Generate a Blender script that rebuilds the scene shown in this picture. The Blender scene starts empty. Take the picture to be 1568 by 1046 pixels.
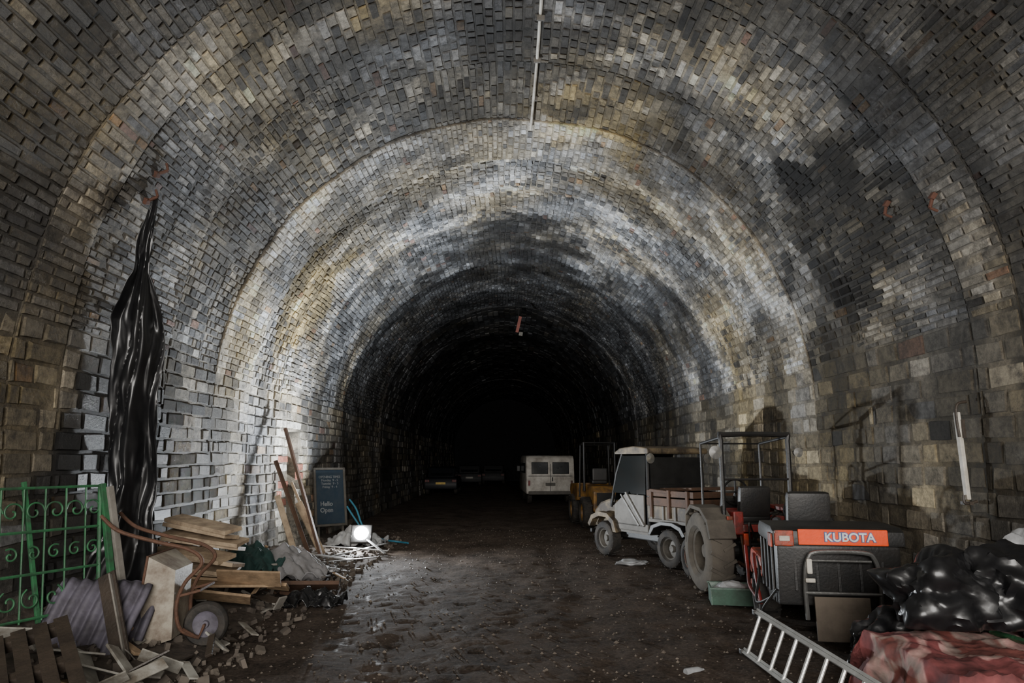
import bpy, bmesh, math, random
import numpy as np
from mathutils import Vector, Matrix, Euler, noise
random.seed(7)
scene=bpy.context.scene
col=scene.collection
pi=math.pi
def rad(a): return a*pi/180
def nz(x,y,z=0.0): return noise.noise(Vector((x,y,z)))

# ---------------------------------------------------------------- materials
def M(name,c,rough=.6,metal=0,dirt=None,dscale=5,damt=.6,bump=.25,bscale=40,coat=0,trans=0,emis=None,estr=0,lo=.4,hi=.65):
    m=bpy.data.materials.new(name); m.use_nodes=True
    nt=m.node_tree; N=nt.nodes; L=nt.links
    b=N['Principled BSDF']
    b.inputs['Roughness'].default_value=rough; b.inputs['Metallic'].default_value=metal
    b.inputs['Coat Weight'].default_value=coat
    b.inputs['Transmission Weight'].default_value=trans
    if dirt is None: dirt=tuple(x*.45 for x in c)
    tc=N.new('ShaderNodeTexCoord')
    n1=N.new('ShaderNodeTexNoise'); n1.inputs['Scale'].default_value=dscale; n1.inputs['Detail'].default_value=8; n1.inputs['Roughness'].default_value=.65
    L.new(tc.outputs['Object'],n1.inputs['Vector'])
    mr=N.new('ShaderNodeMapRange'); mr.inputs['From Min'].default_value=lo; mr.inputs['From Max'].default_value=hi; mr.inputs['To Max'].default_value=damt
    L.new(n1.outputs['Fac'],mr.inputs['Value'])
    mx=N.new('ShaderNodeMix'); mx.data_type='RGBA'
    mx.inputs['A'].default_value=(*c,1); mx.inputs['B'].default_value=(*dirt,1)
    L.new(mr.outputs['Result'],mx.inputs['Factor']); L.new(mx.outputs['Result'],b.inputs['Base Color'])
    n2=N.new('ShaderNodeTexNoise'); n2.inputs['Scale'].default_value=bscale; n2.inputs['Detail'].default_value=5
    L.new(tc.outputs['Object'],n2.inputs['Vector'])
    bp=N.new('ShaderNodeBump'); bp.inputs['Strength'].default_value=bump; bp.inputs['Distance'].default_value=.01
    L.new(n2.outputs['Fac'],bp.inputs['Height']); L.new(bp.outputs['Normal'],b.inputs['Normal'])
    if emis:
        b.inputs['Emission Color'].default_value=(*emis,1); b.inputs['Emission Strength'].default_value=estr
    return m

def M_brick(name):
    m=bpy.data.materials.new(name); m.use_nodes=True
    nt=m.node_tree; N=nt.nodes; L=nt.links; b=N['Principled BSDF']
    at=N.new('ShaderNodeAttribute'); at.attribute_name='Col'
    wt=N.new('ShaderNodeAttribute'); wt.attribute_name='wet'
    tc=N.new('ShaderNodeTexCoord')
    def noi(sc,det,ro,off=(0,0,0)):
        n=N.new('ShaderNodeTexNoise'); n.inputs['Scale'].default_value=sc; n.inputs['Detail'].default_value=det; n.inputs['Roughness'].default_value=ro
        mp=N.new('ShaderNodeMapping'); mp.inputs['Location'].default_value=off
        L.new(tc.outputs['Object'],mp.inputs['Vector']); L.new(mp.outputs['Vector'],n.inputs['Vector']); return n
    def rng_(n,a,b_,c,d):
        r=N.new('ShaderNodeMapRange'); r.inputs['From Min'].default_value=a; r.inputs['From Max'].default_value=b_; r.inputs['To Min'].default_value=c; r.inputs['To Max'].default_value=d
        L.new(n.outputs['Fac'],r.inputs['Value']); return r
    n1=noi(11,10,.8); mr=rng_(n1,.3,.7,.25,1.75)
    vm=N.new('ShaderNodeVectorMath'); vm.operation='SCALE'
    L.new(at.outputs['Color'],vm.inputs[0]); L.new(mr.outputs['Result'],vm.inputs['Scale'])
    n3=noi(1.9,12,.84); m3=rng_(n3,.57,.67,0,.38)
    mx=N.new('ShaderNodeMix'); mx.data_type='RGBA'; mx.inputs['B'].default_value=(.27,.255,.225,1)
    L.new(m3.outputs['Result'],mx.inputs['Factor']); L.new(vm.outputs['Vector'],mx.inputs['A'])
    n4=noi(1.5,12,.84,(7,3,9)); m4=rng_(n4,.50,.61,0,.78)
    mx2=N.new('ShaderNodeMix'); mx2.data_type='RGBA'; mx2.inputs['B'].default_value=(.026,.023,.021,1)
    L.new(m4.outputs['Result'],mx2.inputs['Factor']); L.new(mx.outputs['Result'],mx2.inputs['A'])
    L.new(mx2.outputs['Result'],b.inputs['Base Color'])
    n2=noi(26,10,.75)
    bp=N.new('ShaderNodeBump'); bp.inputs['Strength'].default_value=1; bp.inputs['Distance'].default_value=.035
    L.new(n2.outputs['Fac'],bp.inputs['Height']); L.new(bp.outputs['Normal'],b.inputs['Normal'])
    mr2=N.new('ShaderNodeMapRange'); mr2.inputs['To Min'].default_value=.8; mr2.inputs['To Max'].default_value=.14
    L.new(wt.outputs['Fac'],mr2.inputs['Value']); L.new(mr2.outputs['Result'],b.inputs['Roughness'])
    return m

# ---------------------------------------------------------------- primitives
def box(c,s,rot=None,bev=0.0,taper=None):
    bm=bmesh.new(); bmesh.ops.create_cube(bm,size=1)
    for v in bm.verts:
        if taper and v.co.z>0: v.co.x*=taper[0]; v.co.y*=taper[1]
        v.co=Vector((v.co.x*s[0],v.co.y*s[1],v.co.z*s[2]))
    if bev>0: bmesh.ops.bevel(bm,geom=bm.edges[:],offset=bev,segments=2,profile=.6,affect='EDGES')
    R=Euler([rad(a) for a in rot]).to_matrix() if rot else Matrix.Identity(3)
    bm.verts.index_update()
    V=[tuple(R@v.co+Vector(c)) for v in bm.verts]; F=[tuple(v.index for v in f.verts) for f in bm.faces]
    bm.free(); return V,F
def frame(d):
    d=d.normalized(); a=Vector((0,0,1)) if abs(d.z)<.9 else Vector((1,0,0))
    u=d.cross(a).normalized(); return u,d.cross(u).normalized()
def cyl(p0,p1,r0,r1=None,n=16):
    p0=Vector(p0);p1=Vector(p1); r1=r0 if r1 is None else r1
    u,w=frame(p1-p0); V=[];F=[]
    for p,r in((p0,r0),(p1,r1)):
        for i in range(n):
            a=2*pi*i/n; V.append(tuple(p+(u*math.cos(a)+w*math.sin(a))*r))
    for i in range(n): F.append((i,(i+1)%n,n+(i+1)%n,n+i))
    F.append(tuple(range(n))[::-1]); F.append(tuple(range(n,2*n)))
    return V,F
def smooth_pts(pts,k=6):
    P=[Vector(p) for p in pts]
    if len(P)<3: return P
    out=[]
    for i in range(len(P)-1):
        p0=P[max(i-1,0)];p1=P[i];p2=P[i+1];p3=P[min(i+2,len(P)-1)]
        for j in range(k):
            t=j/k
            out.append(.5*((2*p1)+(p2-p0)*t+(2*p0-5*p1+4*p2-p3)*t*t+(3*p1-p0-3*p2+p3)*t**3))
    out.append(P[-1]); return out
def tube(pts,r,n=8,k=6):
    P=smooth_pts(pts,k) if k>1 else [Vector(p) for p in pts]
    V=[];F=[]; u=None
    for i,p in enumerate(P):
        d=(P[min(i+1,len(P)-1)]-P[max(i-1,0)]).normalized()
        if u is None: u,_=frame(d)
        u=(u-d*u.dot(d)).normalized(); w=d.cross(u)
        for j in range(n):
            a=2*pi*j/n; V.append(tuple(p+(u*math.cos(a)+w*math.sin(a))*r))
    for i in range(len(P)-1):
        for j in range(n): F.append((i*n+j,i*n+(j+1)%n,(i+1)*n+(j+1)%n,(i+1)*n+j))
    F.append(tuple(range(n))[::-1]); m=(len(P)-1)*n; F.append(tuple(range(m,m+n)))
    return V,F
def lathe(prof,c,n=28,axis='x'):
    V=[];F=[];k=len(prof)
    for i in range(n):
        a=2*pi*i/n
        for r,x in prof:
            if axis=='x': V.append((c[0]+x,c[1]+r*math.cos(a),c[2]+r*math.sin(a)))
            elif axis=='y': V.append((c[0]+r*math.cos(a),c[1]+x,c[2]+r*math.sin(a)))
            else: V.append((c[0]+r*math.cos(a),c[1]+r*math.sin(a),c[2]+x))
    for i in range(n):
        for j in range(k-1):
            F.append((i*k+j,((i+1)%n)*k+j,((i+1)%n)*k+j+1,i*k+j+1))
    return V,F
def prism(poly,x0,x1,bev=0.0):
    bm=bmesh.new()
    a=[bm.verts.new((x0,p[0],p[1])) for p in poly]; b=[bm.verts.new((x1,p[0],p[1])) for p in poly]
    n=len(poly)
    bm.faces.new(a); bm.faces.new(b[::-1])
    for i in range(n): bm.faces.new((a[i],b[i],b[(i+1)%n],a[(i+1)%n]))
    bmesh.ops.recalc_face_normals(bm,faces=bm.faces[:])
    if bev>0: bmesh.ops.bevel(bm,geom=bm.edges[:],offset=bev,segments=2,profile=.6,affect='EDGES',clamp_overlap=True)
    bm.verts.index_update()
    V=[tuple(v.co) for v in bm.verts]; F=[tuple(v.index for v in f.verts) for f in bm.faces]; bm.free(); return V,F
def grid(fn,nu,nv):
    V=[];F=[]
    for i in range(nu+1):
        for j in range(nv+1): V.append(tuple(fn(i/nu,j/nv)))
    for i in range(nu):
        for j in range(nv): a=i*(nv+1)+j; F.append((a,a+nv+1,a+nv+2,a+1))
    return V,F
def merge(prims):
    V=[];F=[]
    for v,f in prims:
        o=len(V); V+=v; F+=[tuple(i+o for i in t) for t in f]
    return V,F
def mkobj(name,prims,mat,smooth=False,solid=0,sub=0,loc=(0,0,0),rot=(0,0,0)):
    V,F=merge(prims if isinstance(prims,list) else [prims])
    me=bpy.data.meshes.new(name); me.from_pydata(V,[],F); me.update()
    bm=bmesh.new(); bm.from_mesh(me); bmesh.ops.recalc_face_normals(bm,faces=bm.faces[:]); bm.to_mesh(me); bm.free()
    if smooth:
        for p in me.polygons: p.use_smooth=True
        try: me.set_sharp_from_angle(angle=rad(40))
        except Exception: pass
    me.materials.append(mat)
    o=bpy.data.objects.new(name,me); col.objects.link(o); o.location=loc; o.rotation_euler=rot
    if solid: s=o.modifiers.new('s','SOLIDIFY'); s.thickness=solid
    if sub: s=o.modifiers.new('sub','SUBSURF'); s.levels=sub; s.render_levels=sub
    return o
class Asm:
    def __init__(s,name,loc=(0,0,0),rot=(0,0,0),sc=1):
        s.e=bpy.data.objects.new(name,None); col.objects.link(s.e); s.e.location=loc; s.e.rotation_euler=[rad(a) for a in rot]; s.e.scale=(sc,)*3
        s.e.empty_display_size=.2
    def add(s,part,prims,mat,**k):
        o=mkobj(part,prims,mat,**k); o.parent=s.e; return o
def blob(c,s,seed,amp=.25,fr=2.2,sub=4,ridge=False,flat=None):
    bm=bmesh.new(); bmesh.ops.create_icosphere(bm,subdivisions=sub,radius=1)
    bm.verts.index_update(); V=[]
    for v in bm.verts:
        p=v.co.normalized()
        if ridge:
            n=.9*noise.noise(p*1.5+Vector((seed,0,0)))
            n+=.26*(.25-abs(noise.noise(p*2.2+Vector((0,seed,0)))))*2
            n+=.09*(.25-abs(noise.noise(p*4.5+Vector((0,seed,3)))))*2+.03*(.25-abs(noise.noise(p*10+Vector((3,seed,3)))))*2
        else: n=noise.fractal(p*fr+Vector((seed,seed*.7,0)),1,2,4)
        q=p*(1+amp*n); q=Vector((q.x*s[0],q.y*s[1],q.z*s[2]))
        if flat is not None and q.z<flat: q.z=flat+(q.z-flat)*.12
        V.append(tuple(q+Vector(c)))
    F=[tuple(v.index for v in f.verts) for f in bm.faces]; bm.free(); return V,F

# ---------------------------------------------------------------- tunnel shell
CX,RR,H0=.2,4.5,2.7
pp=[]
for i in range(41):
    z=H0*i/40; pp.append((CX-RR+.12*(1-z/H0)**2,z))
for i in range(1,200):
    a=pi-pi*i/200; pp.append((CX+RR*math.cos(a),H0+RR*math.sin(a)))
for i in range(41):
    z=H0*(1-i/40); pp.append((CX+RR-.12*(1-z/H0)**2,z))
pp=np.array(pp); seg=np.hypot(*np.diff(pp,axis=0).T); S=np.concatenate([[0],np.cumsum(seg)]); LT=float(S[-1])
tan=np.gradient(pp,S,axis=0); tan/=np.linalg.norm(tan,axis=1)[:,None]
def prof(s):
    x=np.interp(s,S,pp[:,0]); z=np.interp(s,S,pp[:,1]); tx=np.interp(s,S,tan[:,0]); tz=np.interp(s,S,tan[:,1])
    return float(x),float(z),float(tz),float(-tx)
SL,SR=H0,LT-H0
rings=[(0.5,3.6,0),(3.6,6.0,.0),(6.0,6.65,.015),(6.65,8.6,.0),(8.6,10.2,-.01),(10.2,11.7,.025),(11.7,15.2,-.045),(15.2,18.5,-.02),(18.5,24,-.04),(24,32,-.01),(32,46,-.04),(46,62,0)]
def ringoff(y,s=9):
    k=min(1,max(0,(min(s,LT-s)-2.2)/1.5))
    for a,b,o in rings:
        if a<=y<b: return o*k
    return 0
def recess(s,y): return -.22 if (13.35<y<14.55 and s<2.35) else 0
def bulge(s,y): return .09*nz(s*.35,y*.3,2)+.035*nz(s*1.1,y*1.1,6)
def place(s,y,d,o=None):
    x,z,nx,nn=prof(s)
    if o is None: o=ringoff(y,s)+bulge(s,y)
    return (x+nx*(o+d),y,z+nn*(o+d))
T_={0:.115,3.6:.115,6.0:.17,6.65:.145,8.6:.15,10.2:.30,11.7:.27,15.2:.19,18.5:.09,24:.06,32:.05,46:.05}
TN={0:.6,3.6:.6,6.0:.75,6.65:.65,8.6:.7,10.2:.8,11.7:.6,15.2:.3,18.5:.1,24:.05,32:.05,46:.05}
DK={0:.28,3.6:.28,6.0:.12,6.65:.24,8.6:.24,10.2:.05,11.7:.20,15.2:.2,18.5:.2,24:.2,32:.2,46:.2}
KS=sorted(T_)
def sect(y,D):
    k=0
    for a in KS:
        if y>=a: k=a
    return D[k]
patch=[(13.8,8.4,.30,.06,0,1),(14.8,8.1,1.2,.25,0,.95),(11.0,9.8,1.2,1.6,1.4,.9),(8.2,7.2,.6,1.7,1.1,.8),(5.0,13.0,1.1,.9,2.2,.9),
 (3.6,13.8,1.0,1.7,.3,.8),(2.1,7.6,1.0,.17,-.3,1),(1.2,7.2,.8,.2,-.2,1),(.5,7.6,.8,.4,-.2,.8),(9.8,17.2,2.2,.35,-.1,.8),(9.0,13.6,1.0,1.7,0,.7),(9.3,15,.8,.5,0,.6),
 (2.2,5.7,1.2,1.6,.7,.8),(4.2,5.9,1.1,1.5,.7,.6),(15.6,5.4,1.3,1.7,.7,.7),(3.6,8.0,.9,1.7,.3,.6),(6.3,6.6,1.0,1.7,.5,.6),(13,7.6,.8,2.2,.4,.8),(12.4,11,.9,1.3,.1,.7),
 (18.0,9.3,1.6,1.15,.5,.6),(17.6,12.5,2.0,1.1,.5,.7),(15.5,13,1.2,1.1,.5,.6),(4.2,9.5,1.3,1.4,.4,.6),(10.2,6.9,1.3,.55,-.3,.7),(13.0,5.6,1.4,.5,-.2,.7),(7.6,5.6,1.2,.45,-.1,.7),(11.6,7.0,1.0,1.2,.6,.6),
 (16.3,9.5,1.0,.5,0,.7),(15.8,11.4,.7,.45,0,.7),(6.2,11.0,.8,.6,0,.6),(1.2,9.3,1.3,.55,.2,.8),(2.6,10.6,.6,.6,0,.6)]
def colr(s,y,rng,base=False):
    n1=nz(s*.45,y*.45,1); n2=nz(s*1.3+10,y*1.3,4); n3=nz(s*.28,y*1.9,8); n4=nz(s*.7,y*.7,15); n5=nz(s*3.1,y*3.1,22)
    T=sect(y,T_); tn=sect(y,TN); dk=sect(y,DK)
    wall = s<SL+.3 or s>SR-.4
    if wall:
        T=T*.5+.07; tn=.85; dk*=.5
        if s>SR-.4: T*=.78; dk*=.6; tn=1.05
    g=0 if base else rng.gauss(0,1)
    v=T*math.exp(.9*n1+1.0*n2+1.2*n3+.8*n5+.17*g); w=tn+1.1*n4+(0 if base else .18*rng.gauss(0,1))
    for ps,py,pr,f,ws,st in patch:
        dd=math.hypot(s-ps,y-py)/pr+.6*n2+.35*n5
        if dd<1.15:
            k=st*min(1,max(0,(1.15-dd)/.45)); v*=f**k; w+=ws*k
    if not base:
        r=rng.random()
        if r<dk*max(0,.5+3*(n3+n1)): v*=.42; w=w*.5
        elif r>.95: v*=1.35
    w=min(2.1,max(0,w))
    cool=(.95,.98,1.035); warm=(1.12,1.0,.79)
    c=[v*(cool[i]*(1-w)+warm[i]*w) for i in range(3)]
    if not base:
        if rng.random()<.010: c=[c[0]*1.2,c[1]*.9,c[2]*.65]
        if rng.random()<.008: c=[c[0]*.95,c[1]*.66,c[2]*.58]
        if y>13.2 and y<14.7 and s<2.5:
            c=[.32,.12,.08] if (rng.random()<.4 and 0.7<s<1.9) else [.66,.63,.56]
    c=[min(.75,max(.010,q)) for q in c]
    wet=max(0,min(1,.42-1.3*n1+.9*n3+(0.4 if v<.07 else 0)+.2*g))
    if wall and s>SR-.5: wet*=.35
    return c,wet
BR={0:[[],[],[],[]],1:[[],[],[],[]],2:[[],[],[],[]]}
rng=random.Random(5)
def lay(s0,s1,y0,y1,h,ln,dep,jit,gap=.005,miss=.010,tilt=.35):
    nrow=max(1,round((s1-s0)/h)); h=(s1-s0)/nrow
    for r in range(nrow):
        sa=s0+r*h; y=y0-rng.random()*ln*.9
        while y<y1-.02:
            l=ln*rng.uniform(.55,1.4); ya=max(y,y0); yb=min(y+l,y1); y+=l
            if yb-ya<.04: continue
            if rng.random()<miss: continue
            sc=sa+h/2; yc=(ya+yb)/2
            wob=.05*nz(yc*.5,sc*.15,3)
            o=ringoff(yc,sc)+bulge(sc,yc)+recess(sc,yc)
            d=dep*rng.uniform(.2,1.1)+(-.9*dep if rng.random()<.07 else 0)
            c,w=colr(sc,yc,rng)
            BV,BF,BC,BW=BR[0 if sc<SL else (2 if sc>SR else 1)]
            b=len(BV)
            ins=min(h,yb-ya)*.09+.003
            for lvl in (0,1):
                g=gap+(ins if lvl else 0)
                for (ss,yy) in((sa+g,ya+g),(sa+g,yb-g),(sa+h-g,yb-g),(sa+h-g,ya+g)):
                    js=rng.uniform(-1,1)*jit; jy=rng.uniform(-1,1)*jit
                    dd=(d+rng.uniform(-1,1)*dep*tilt) if lvl else -.03
                    BV.append(place(max(0,min(LT,ss+wob+js)),yy+jy,dd,o)); BC.append((*c,1)); BW.append(w)
            BF.append((b+4,b+5,b+6,b+7))
            for i in range(4): j=(i+1)%4; BF.append((b+i,b+j,b+4+j,b+4+i))
for (y0,y1,o) in rings:
    far=y0>=24; vf=y0>=32
    hs=.205 if y0<8 else .17
    if far: hs=.26
    lay(0.0,SL+.35,y0,y1,hs,.36 if not far else .8,.015,.011,gap=.005,tilt=.25)
    rb=SR-.45
    if y1<=6.2: lay(rb,LT,y0,y1,.28,.6,.004,.003,gap=.003,miss=0)
    else: lay(rb,LT,y0,y1,.24 if not far else .3,.42 if not far else .9,.010,.010,gap=.005)
    s=SL+.35
    while s<rb-.01:
        e=min(rb,s+rng.uniform(.8,3.2))
        if rb-e<.7: e=rb
        def ch():
            if vf: return .3,1.0,.02,.0
            if far: return .2,.6,.02,.0
            if y0>=11.7: return rng.choice([.09,.105,.12,.14]),rng.choice([.16,.2,.25]),.020,.014
            if 10<y0<11: return rng.choice([.085,.1,.11]),.24,.008,.004
            if 5.9<y0<6.3: return .10,.30,.010,.004
            return rng.choice([.075,.085,.1,.125]),rng.choice([.18,.22,.26,.3]),.013,.006
        ycuts=[y0]
        if not far:
            yy=y0+rng.uniform(.7,2.0)
            while yy<y1-.5: ycuts.append(yy); yy+=rng.uniform(.7,2.2)
        ycuts.append(y1)
        for a,b in zip(ycuts[:-1],ycuts[1:]):
            h,l,dp,j=ch(); lay(s,e,a,b,h,l,dp,j)
        s=e
matB=M_brick('tunnel_masonry')
def attr_mesh(name,V,F,C,W,mat):
    me=bpy.data.meshes.new(name); me.from_pydata(V,[],F); me.update()
    a=me.attributes.new('Col','FLOAT_COLOR','POINT'); a.data.foreach_set('color',np.array(C,dtype=np.float32).ravel())
    a=me.attributes.new('wet','FLOAT','POINT'); a.data.foreach_set('value',np.array(W,dtype=np.float32))
    me.materials.append(mat); o=bpy.data.objects.new(name,me); col.objects.link(o); return o
ys=list(np.arange(-8,1,.75))+list(np.arange(1,13.3,.15))
ys+= [13.34,13.36]+list(np.arange(13.45,14.5,.15))+[14.54,14.56]+list(np.arange(14.7,24,.2))+list(np.arange(24,62.1,.8))
for a,b,o in rings[1:]: ys+= [a-.004,a+.004]
ys=sorted(set(round(float(v),4) for v in ys))
def shell(name,sa,sb,n,k):
    V,F,C,W=BR[k]
    base=len(V)
    ss=[float(q) for q in np.linspace(sa,sb,n+1)]
    if sa==0: ss+= [2.34,2.36]; ss=sorted(ss)
    for y in ys:
        for s in ss:
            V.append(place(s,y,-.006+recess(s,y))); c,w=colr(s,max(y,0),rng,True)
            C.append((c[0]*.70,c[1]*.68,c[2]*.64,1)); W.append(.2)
    m=len(ss)
    for i in range(len(ys)-1):
        for j in range(m-1): F.append((base+i*m+j,base+i*m+j+1,base+(i+1)*m+j+1,base+(i+1)*m+j))
    return attr_mesh(name,V,F,C,W,matB)
shell('wall_left',0,SL,18,0); shell('ceiling',SL,SR,110,1); shell('wall_right',SR,LT,18,2)
mdark=M('end_darkness',(.02,.02,.022),.95)  # near-black colour stands in for the darkness of the unlit far end
mkobj('added_end_cap',[box((CX,62.3,3.6),(10.5,.4,8))],mdark)  # added cap closing the bore, keeps the sky out

# ---------------------------------------------------------------- floor
def M_floor():
    m=bpy.data.materials.new('wet_mud_and_gravel'); m.use_nodes=True
    nt=m.node_tree; N=nt.nodes; L=nt.links; b=N['Principled BSDF']
    tc=N.new('ShaderNodeTexCoord')
    def noi(sc,det=8,ro=.6,vec=None):
        n=N.new('ShaderNodeTexNoise'); n.inputs['Scale'].default_value=sc; n.inputs['Detail'].default_value=det; n.inputs['Roughness'].default_value=ro
        L.new(vec or tc.outputs['Object'],n.inputs['Vector']); return n
    a=noi(1.3,10,.7); g=noi(24,7,.75)
    r=N.new('ShaderNodeValToRGB'); e=r.color_ramp.elements
    e[0].position=.38; e[0].color=(.028,.022,.018,1); e[1].position=.66; e[1].color=(.215,.165,.13,1)
    mm=N.new('ShaderNodeMath'); mm.operation='MULTIPLY_ADD'; mm.inputs[1].default_value=.5
    L.new(a.outputs['Fac'],mm.inputs[0])
    m2=N.new('ShaderNodeMath'); m2.operation='MULTIPLY'; m2.inputs[1].default_value=.52; L.new(g.outputs['Fac'],m2.inputs[0]); L.new(m2.outputs[0],mm.inputs[2])
    L.new(mm.outputs[0],r.inputs['Fac'])
    v=N.new('ShaderNodeTexVoronoi'); v.inputs['Scale'].default_value=26; L.new(tc.outputs['Object'],v.inputs['Vector'])
    lt=N.new('ShaderNodeMath'); lt.operation='LESS_THAN'; lt.inputs[1].default_value=.2; L.new(v.outputs['Distance'],lt.inputs[0])
    sp=N.new('ShaderNodeSeparateColor'); L.new(v.outputs['Color'],sp.inputs['Color'])
    gt=N.new('ShaderNodeMath'); gt.operation='GREATER_THAN'; gt.inputs[1].default_value=.75; L.new(sp.outputs[0],gt.inputs[0])
    ml=N.new('ShaderNodeMath'); ml.operation='MULTIPLY'; L.new(lt.outputs[0],ml.inputs[0]); L.new(gt.outputs[0],ml.inputs[1])
    mx=N.new('ShaderNodeMix'); mx.data_type='RGBA'; mx.inputs['B'].default_value=(.24,.19,.15,1)
    L.new(ml.outputs[0],mx.inputs['Factor']); L.new(r.outputs['Color'],mx.inputs['A'])
    L.new(mx.outputs['Result'],b.inputs['Base Color'])
    mp=N.new('ShaderNodeMapping'); mp.inputs['Scale'].default_value=(1.6,.55,1); L.new(tc.outputs['Object'],mp.inputs['Vector'])
    w=noi(2.4,9,.75,mp.outputs['Vector'])
    wr_=N.new('ShaderNodeMapRange'); wr_.inputs['From Min'].default_value=.56; wr_.inputs['From Max'].default_value=.72; wr_.inputs['To Min'].default_value=.95; wr_.inputs['To Max'].default_value=.36
    L.new(w.outputs['Fac'],wr_.inputs['Value']); L.new(wr_.outputs['Result'],b.inputs['Roughness'])
    b.inputs['Specular IOR Level'].default_value=.15
    bp=N.new('ShaderNodeBump'); bp.inputs['Strength'].default_value=1; bp.inputs['Distance'].default_value=.07
    h=noi(14,10,.8); L.new(h.outputs['Fac'],bp.inputs['Height']); L.new(bp.outputs['Normal'],b.inputs['Normal'])
    return m
mf=M_floor()
xs=np.linspace(-4.6,5.0,129); yf=list(np.arange(-8,2,.5))+list(np.arange(2,20,.085))+list(np.arange(20,62.2,.6))
V=[];F=[]
def floorz(x,y):
    z=.022*nz(x*.8,y*.5,1)+.020*nz(x*3,y*1.6,2)+.018*nz(x*7,y*7,3)
    z-=.035*math.exp(-((x+.9)/.28)**2)+.035*math.exp(-((x-1.0)/.28)**2)
    z-=.03*math.exp(-((x+1.3)/.45)**2-((y-7)/.5)**2)
    return z-.012
for y in yf:
    for x in xs: V.append((float(x),float(y),floorz(x,y)))
m=len(xs)
for i in range(len(yf)-1):
    for j in range(m-1): F.append((i*m+j,i*m+j+1,(i+1)*m+j+1,(i+1)*m+j))
mkobj('floor',[(V,F)],mf,smooth=True)
mw=M('puddle_water',(.03,.026,.022),.10,bump=1,bscale=20)
def puddle(cx,cy,a,b,seed,z):
    pts=[]
    n=48
    for i in range(n):
        t=2*pi*i/n; r=1+.55*nz(math.cos(t)*1.6+seed,math.sin(t)*1.6,seed)
        pts.append((cx+a*r*math.cos(t),cy+b*r*math.sin(t),z))
    return pts,[tuple(range(n))]
mkobj('puddle',[puddle(-1.25,7.0,.36,.24,3,-.064),puddle(-1.0,8.2,.2,.3,5,-.062)],mw)
prs=[]
rg=random.Random(21)
for i in range(3800):
    y=4.6+14*rg.random()**1.5; x=rg.uniform(-3.2,3.9)
    s=rg.uniform(.004,.015)*(1.8 if rg.random()<.07 else 1)
    c=Vector((x,y,floorz(x,y)+s*.3))
    vv=[c+Vector((rg.uniform(.7,1.3)*s,0,0)),c+Vector((0,rg.uniform(.7,1.5)*s,0)),c-Vector((rg.uniform(.7,1.3)*s,0,0)),c-Vector((0,rg.uniform(.7,1.5)*s,0)),c+Vector((0,0,s*.8)),c-Vector((0,0,s))]
    prs.append(([tuple(q) for q in vv],[(0,1,4),(1,2,4),(2,3,4),(3,0,4),(1,0,5),(2,1,5),(3,2,5),(0,3,5)]))
mgrav=M('gravel_stone',(.19,.16,.13),.5,dscale=3,dirt=(.05,.04,.032),damt=.9)
mkobj('gravel_scatter',prs,mgrav)

# ---------------------------------------------------------------- material set
wood=M('weathered_wood',(.36,.25,.15),.75,dirt=(.11,.075,.045),dscale=7,bump=.5,bscale=30)
wood2=M('pale_wood',(.44,.34,.23),.7,dirt=(.16,.115,.08),dscale=6,bump=.4,damt=.8)
wbrown=M('bed_brown_wood',(.10,.052,.030),.75,dirt=(.035,.024,.018),dscale=6,bump=.4)
wdark=M('dark_wet_wood',(.05,.038,.028),.5,dirt=(.018,.014,.012),bump=.5)
wgrey=M('grey_board',(.22,.205,.18),.75,dirt=(.08,.07,.055))
rust=M('rusty_steel',(.13,.065,.04),.75,.2,dirt=(.05,.03,.022),dscale=14,bump=.5)
steel=M('galvanised_steel',(.5,.5,.5),.4,.8,dirt=(.2,.18,.15))
alu=M('aluminium',(.62,.62,.6),.38,.7,dirt=(.3,.28,.25),damt=.4)
blackp=M('black_polythene',(.007,.007,.008),.34,bump=.15,bscale=10,coat=.1,dirt=(.014,.014,.014))
blackm=M('black_paint',(.009,.009,.009),.5,dirt=(.024,.020,.017),damt=.6,dscale=4)
tyre=M('tyre_rubber',(.018,.017,.016),.8,dirt=(.06,.05,.04),damt=.8,dscale=5,bump=.5)
dustt=M('dusty_rubber',(.12,.105,.085),.9,dirt=(.055,.048,.04),damt=.7,dscale=4,bump=.4)
orange=M('orange_paint',(.90,.075,.003),.6,dirt=(.40,.045,.01),damt=.4,dscale=5)
orange2=M('dirty_orange_paint',(.50,.045,.008),.5,dirt=(.09,.035,.02),damt=.9,dscale=6,lo=.36,hi=.6)
redp=M('red_paint',(.25,.018,.015),.5,dirt=(.05,.020,.015),damt=.9,dscale=6,lo=.36,hi=.6)
yel=M('yellow_paint',(.36,.18,.03),.5,dirt=(.08,.05,.03),damt=.9,lo=.36,hi=.6)
cream=M('cream_paint',(.165,.125,.072),.65,dirt=(.035,.026,.018),damt=.95,dscale=5,lo=.36,hi=.58)
whitep=M('white_paint',(.60,.57,.50),.5,dirt=(.22,.185,.14),damt=.8,dscale=3)
vanp=M('dirty_van_paint',(.66,.63,.57),.5,dirt=(.25,.21,.17),damt=.8,dscale=2.5)
glassd=M('dark_glass',(.012,.014,.016),.08,bump=0)
greenp=M('green_paint',(.03,.14,.055),.55,dirt=(.03,.055,.035),damt=.9,dscale=8)
chrome=M('lamp_reflector',(.85,.85,.83),.15,.9,bump=0)
greyp=M('grey_dusty_metal',(.13,.12,.105),.65,.1,dirt=(.045,.04,.032))
corr=M('corrugated_fibre',(.125,.115,.145),.65,dirt=(.045,.04,.045),damt=.85,dscale=5)
dustb=M('dusty_brown_panel',(.13,.105,.08),.85,dirt=(.055,.045,.035))

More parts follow.
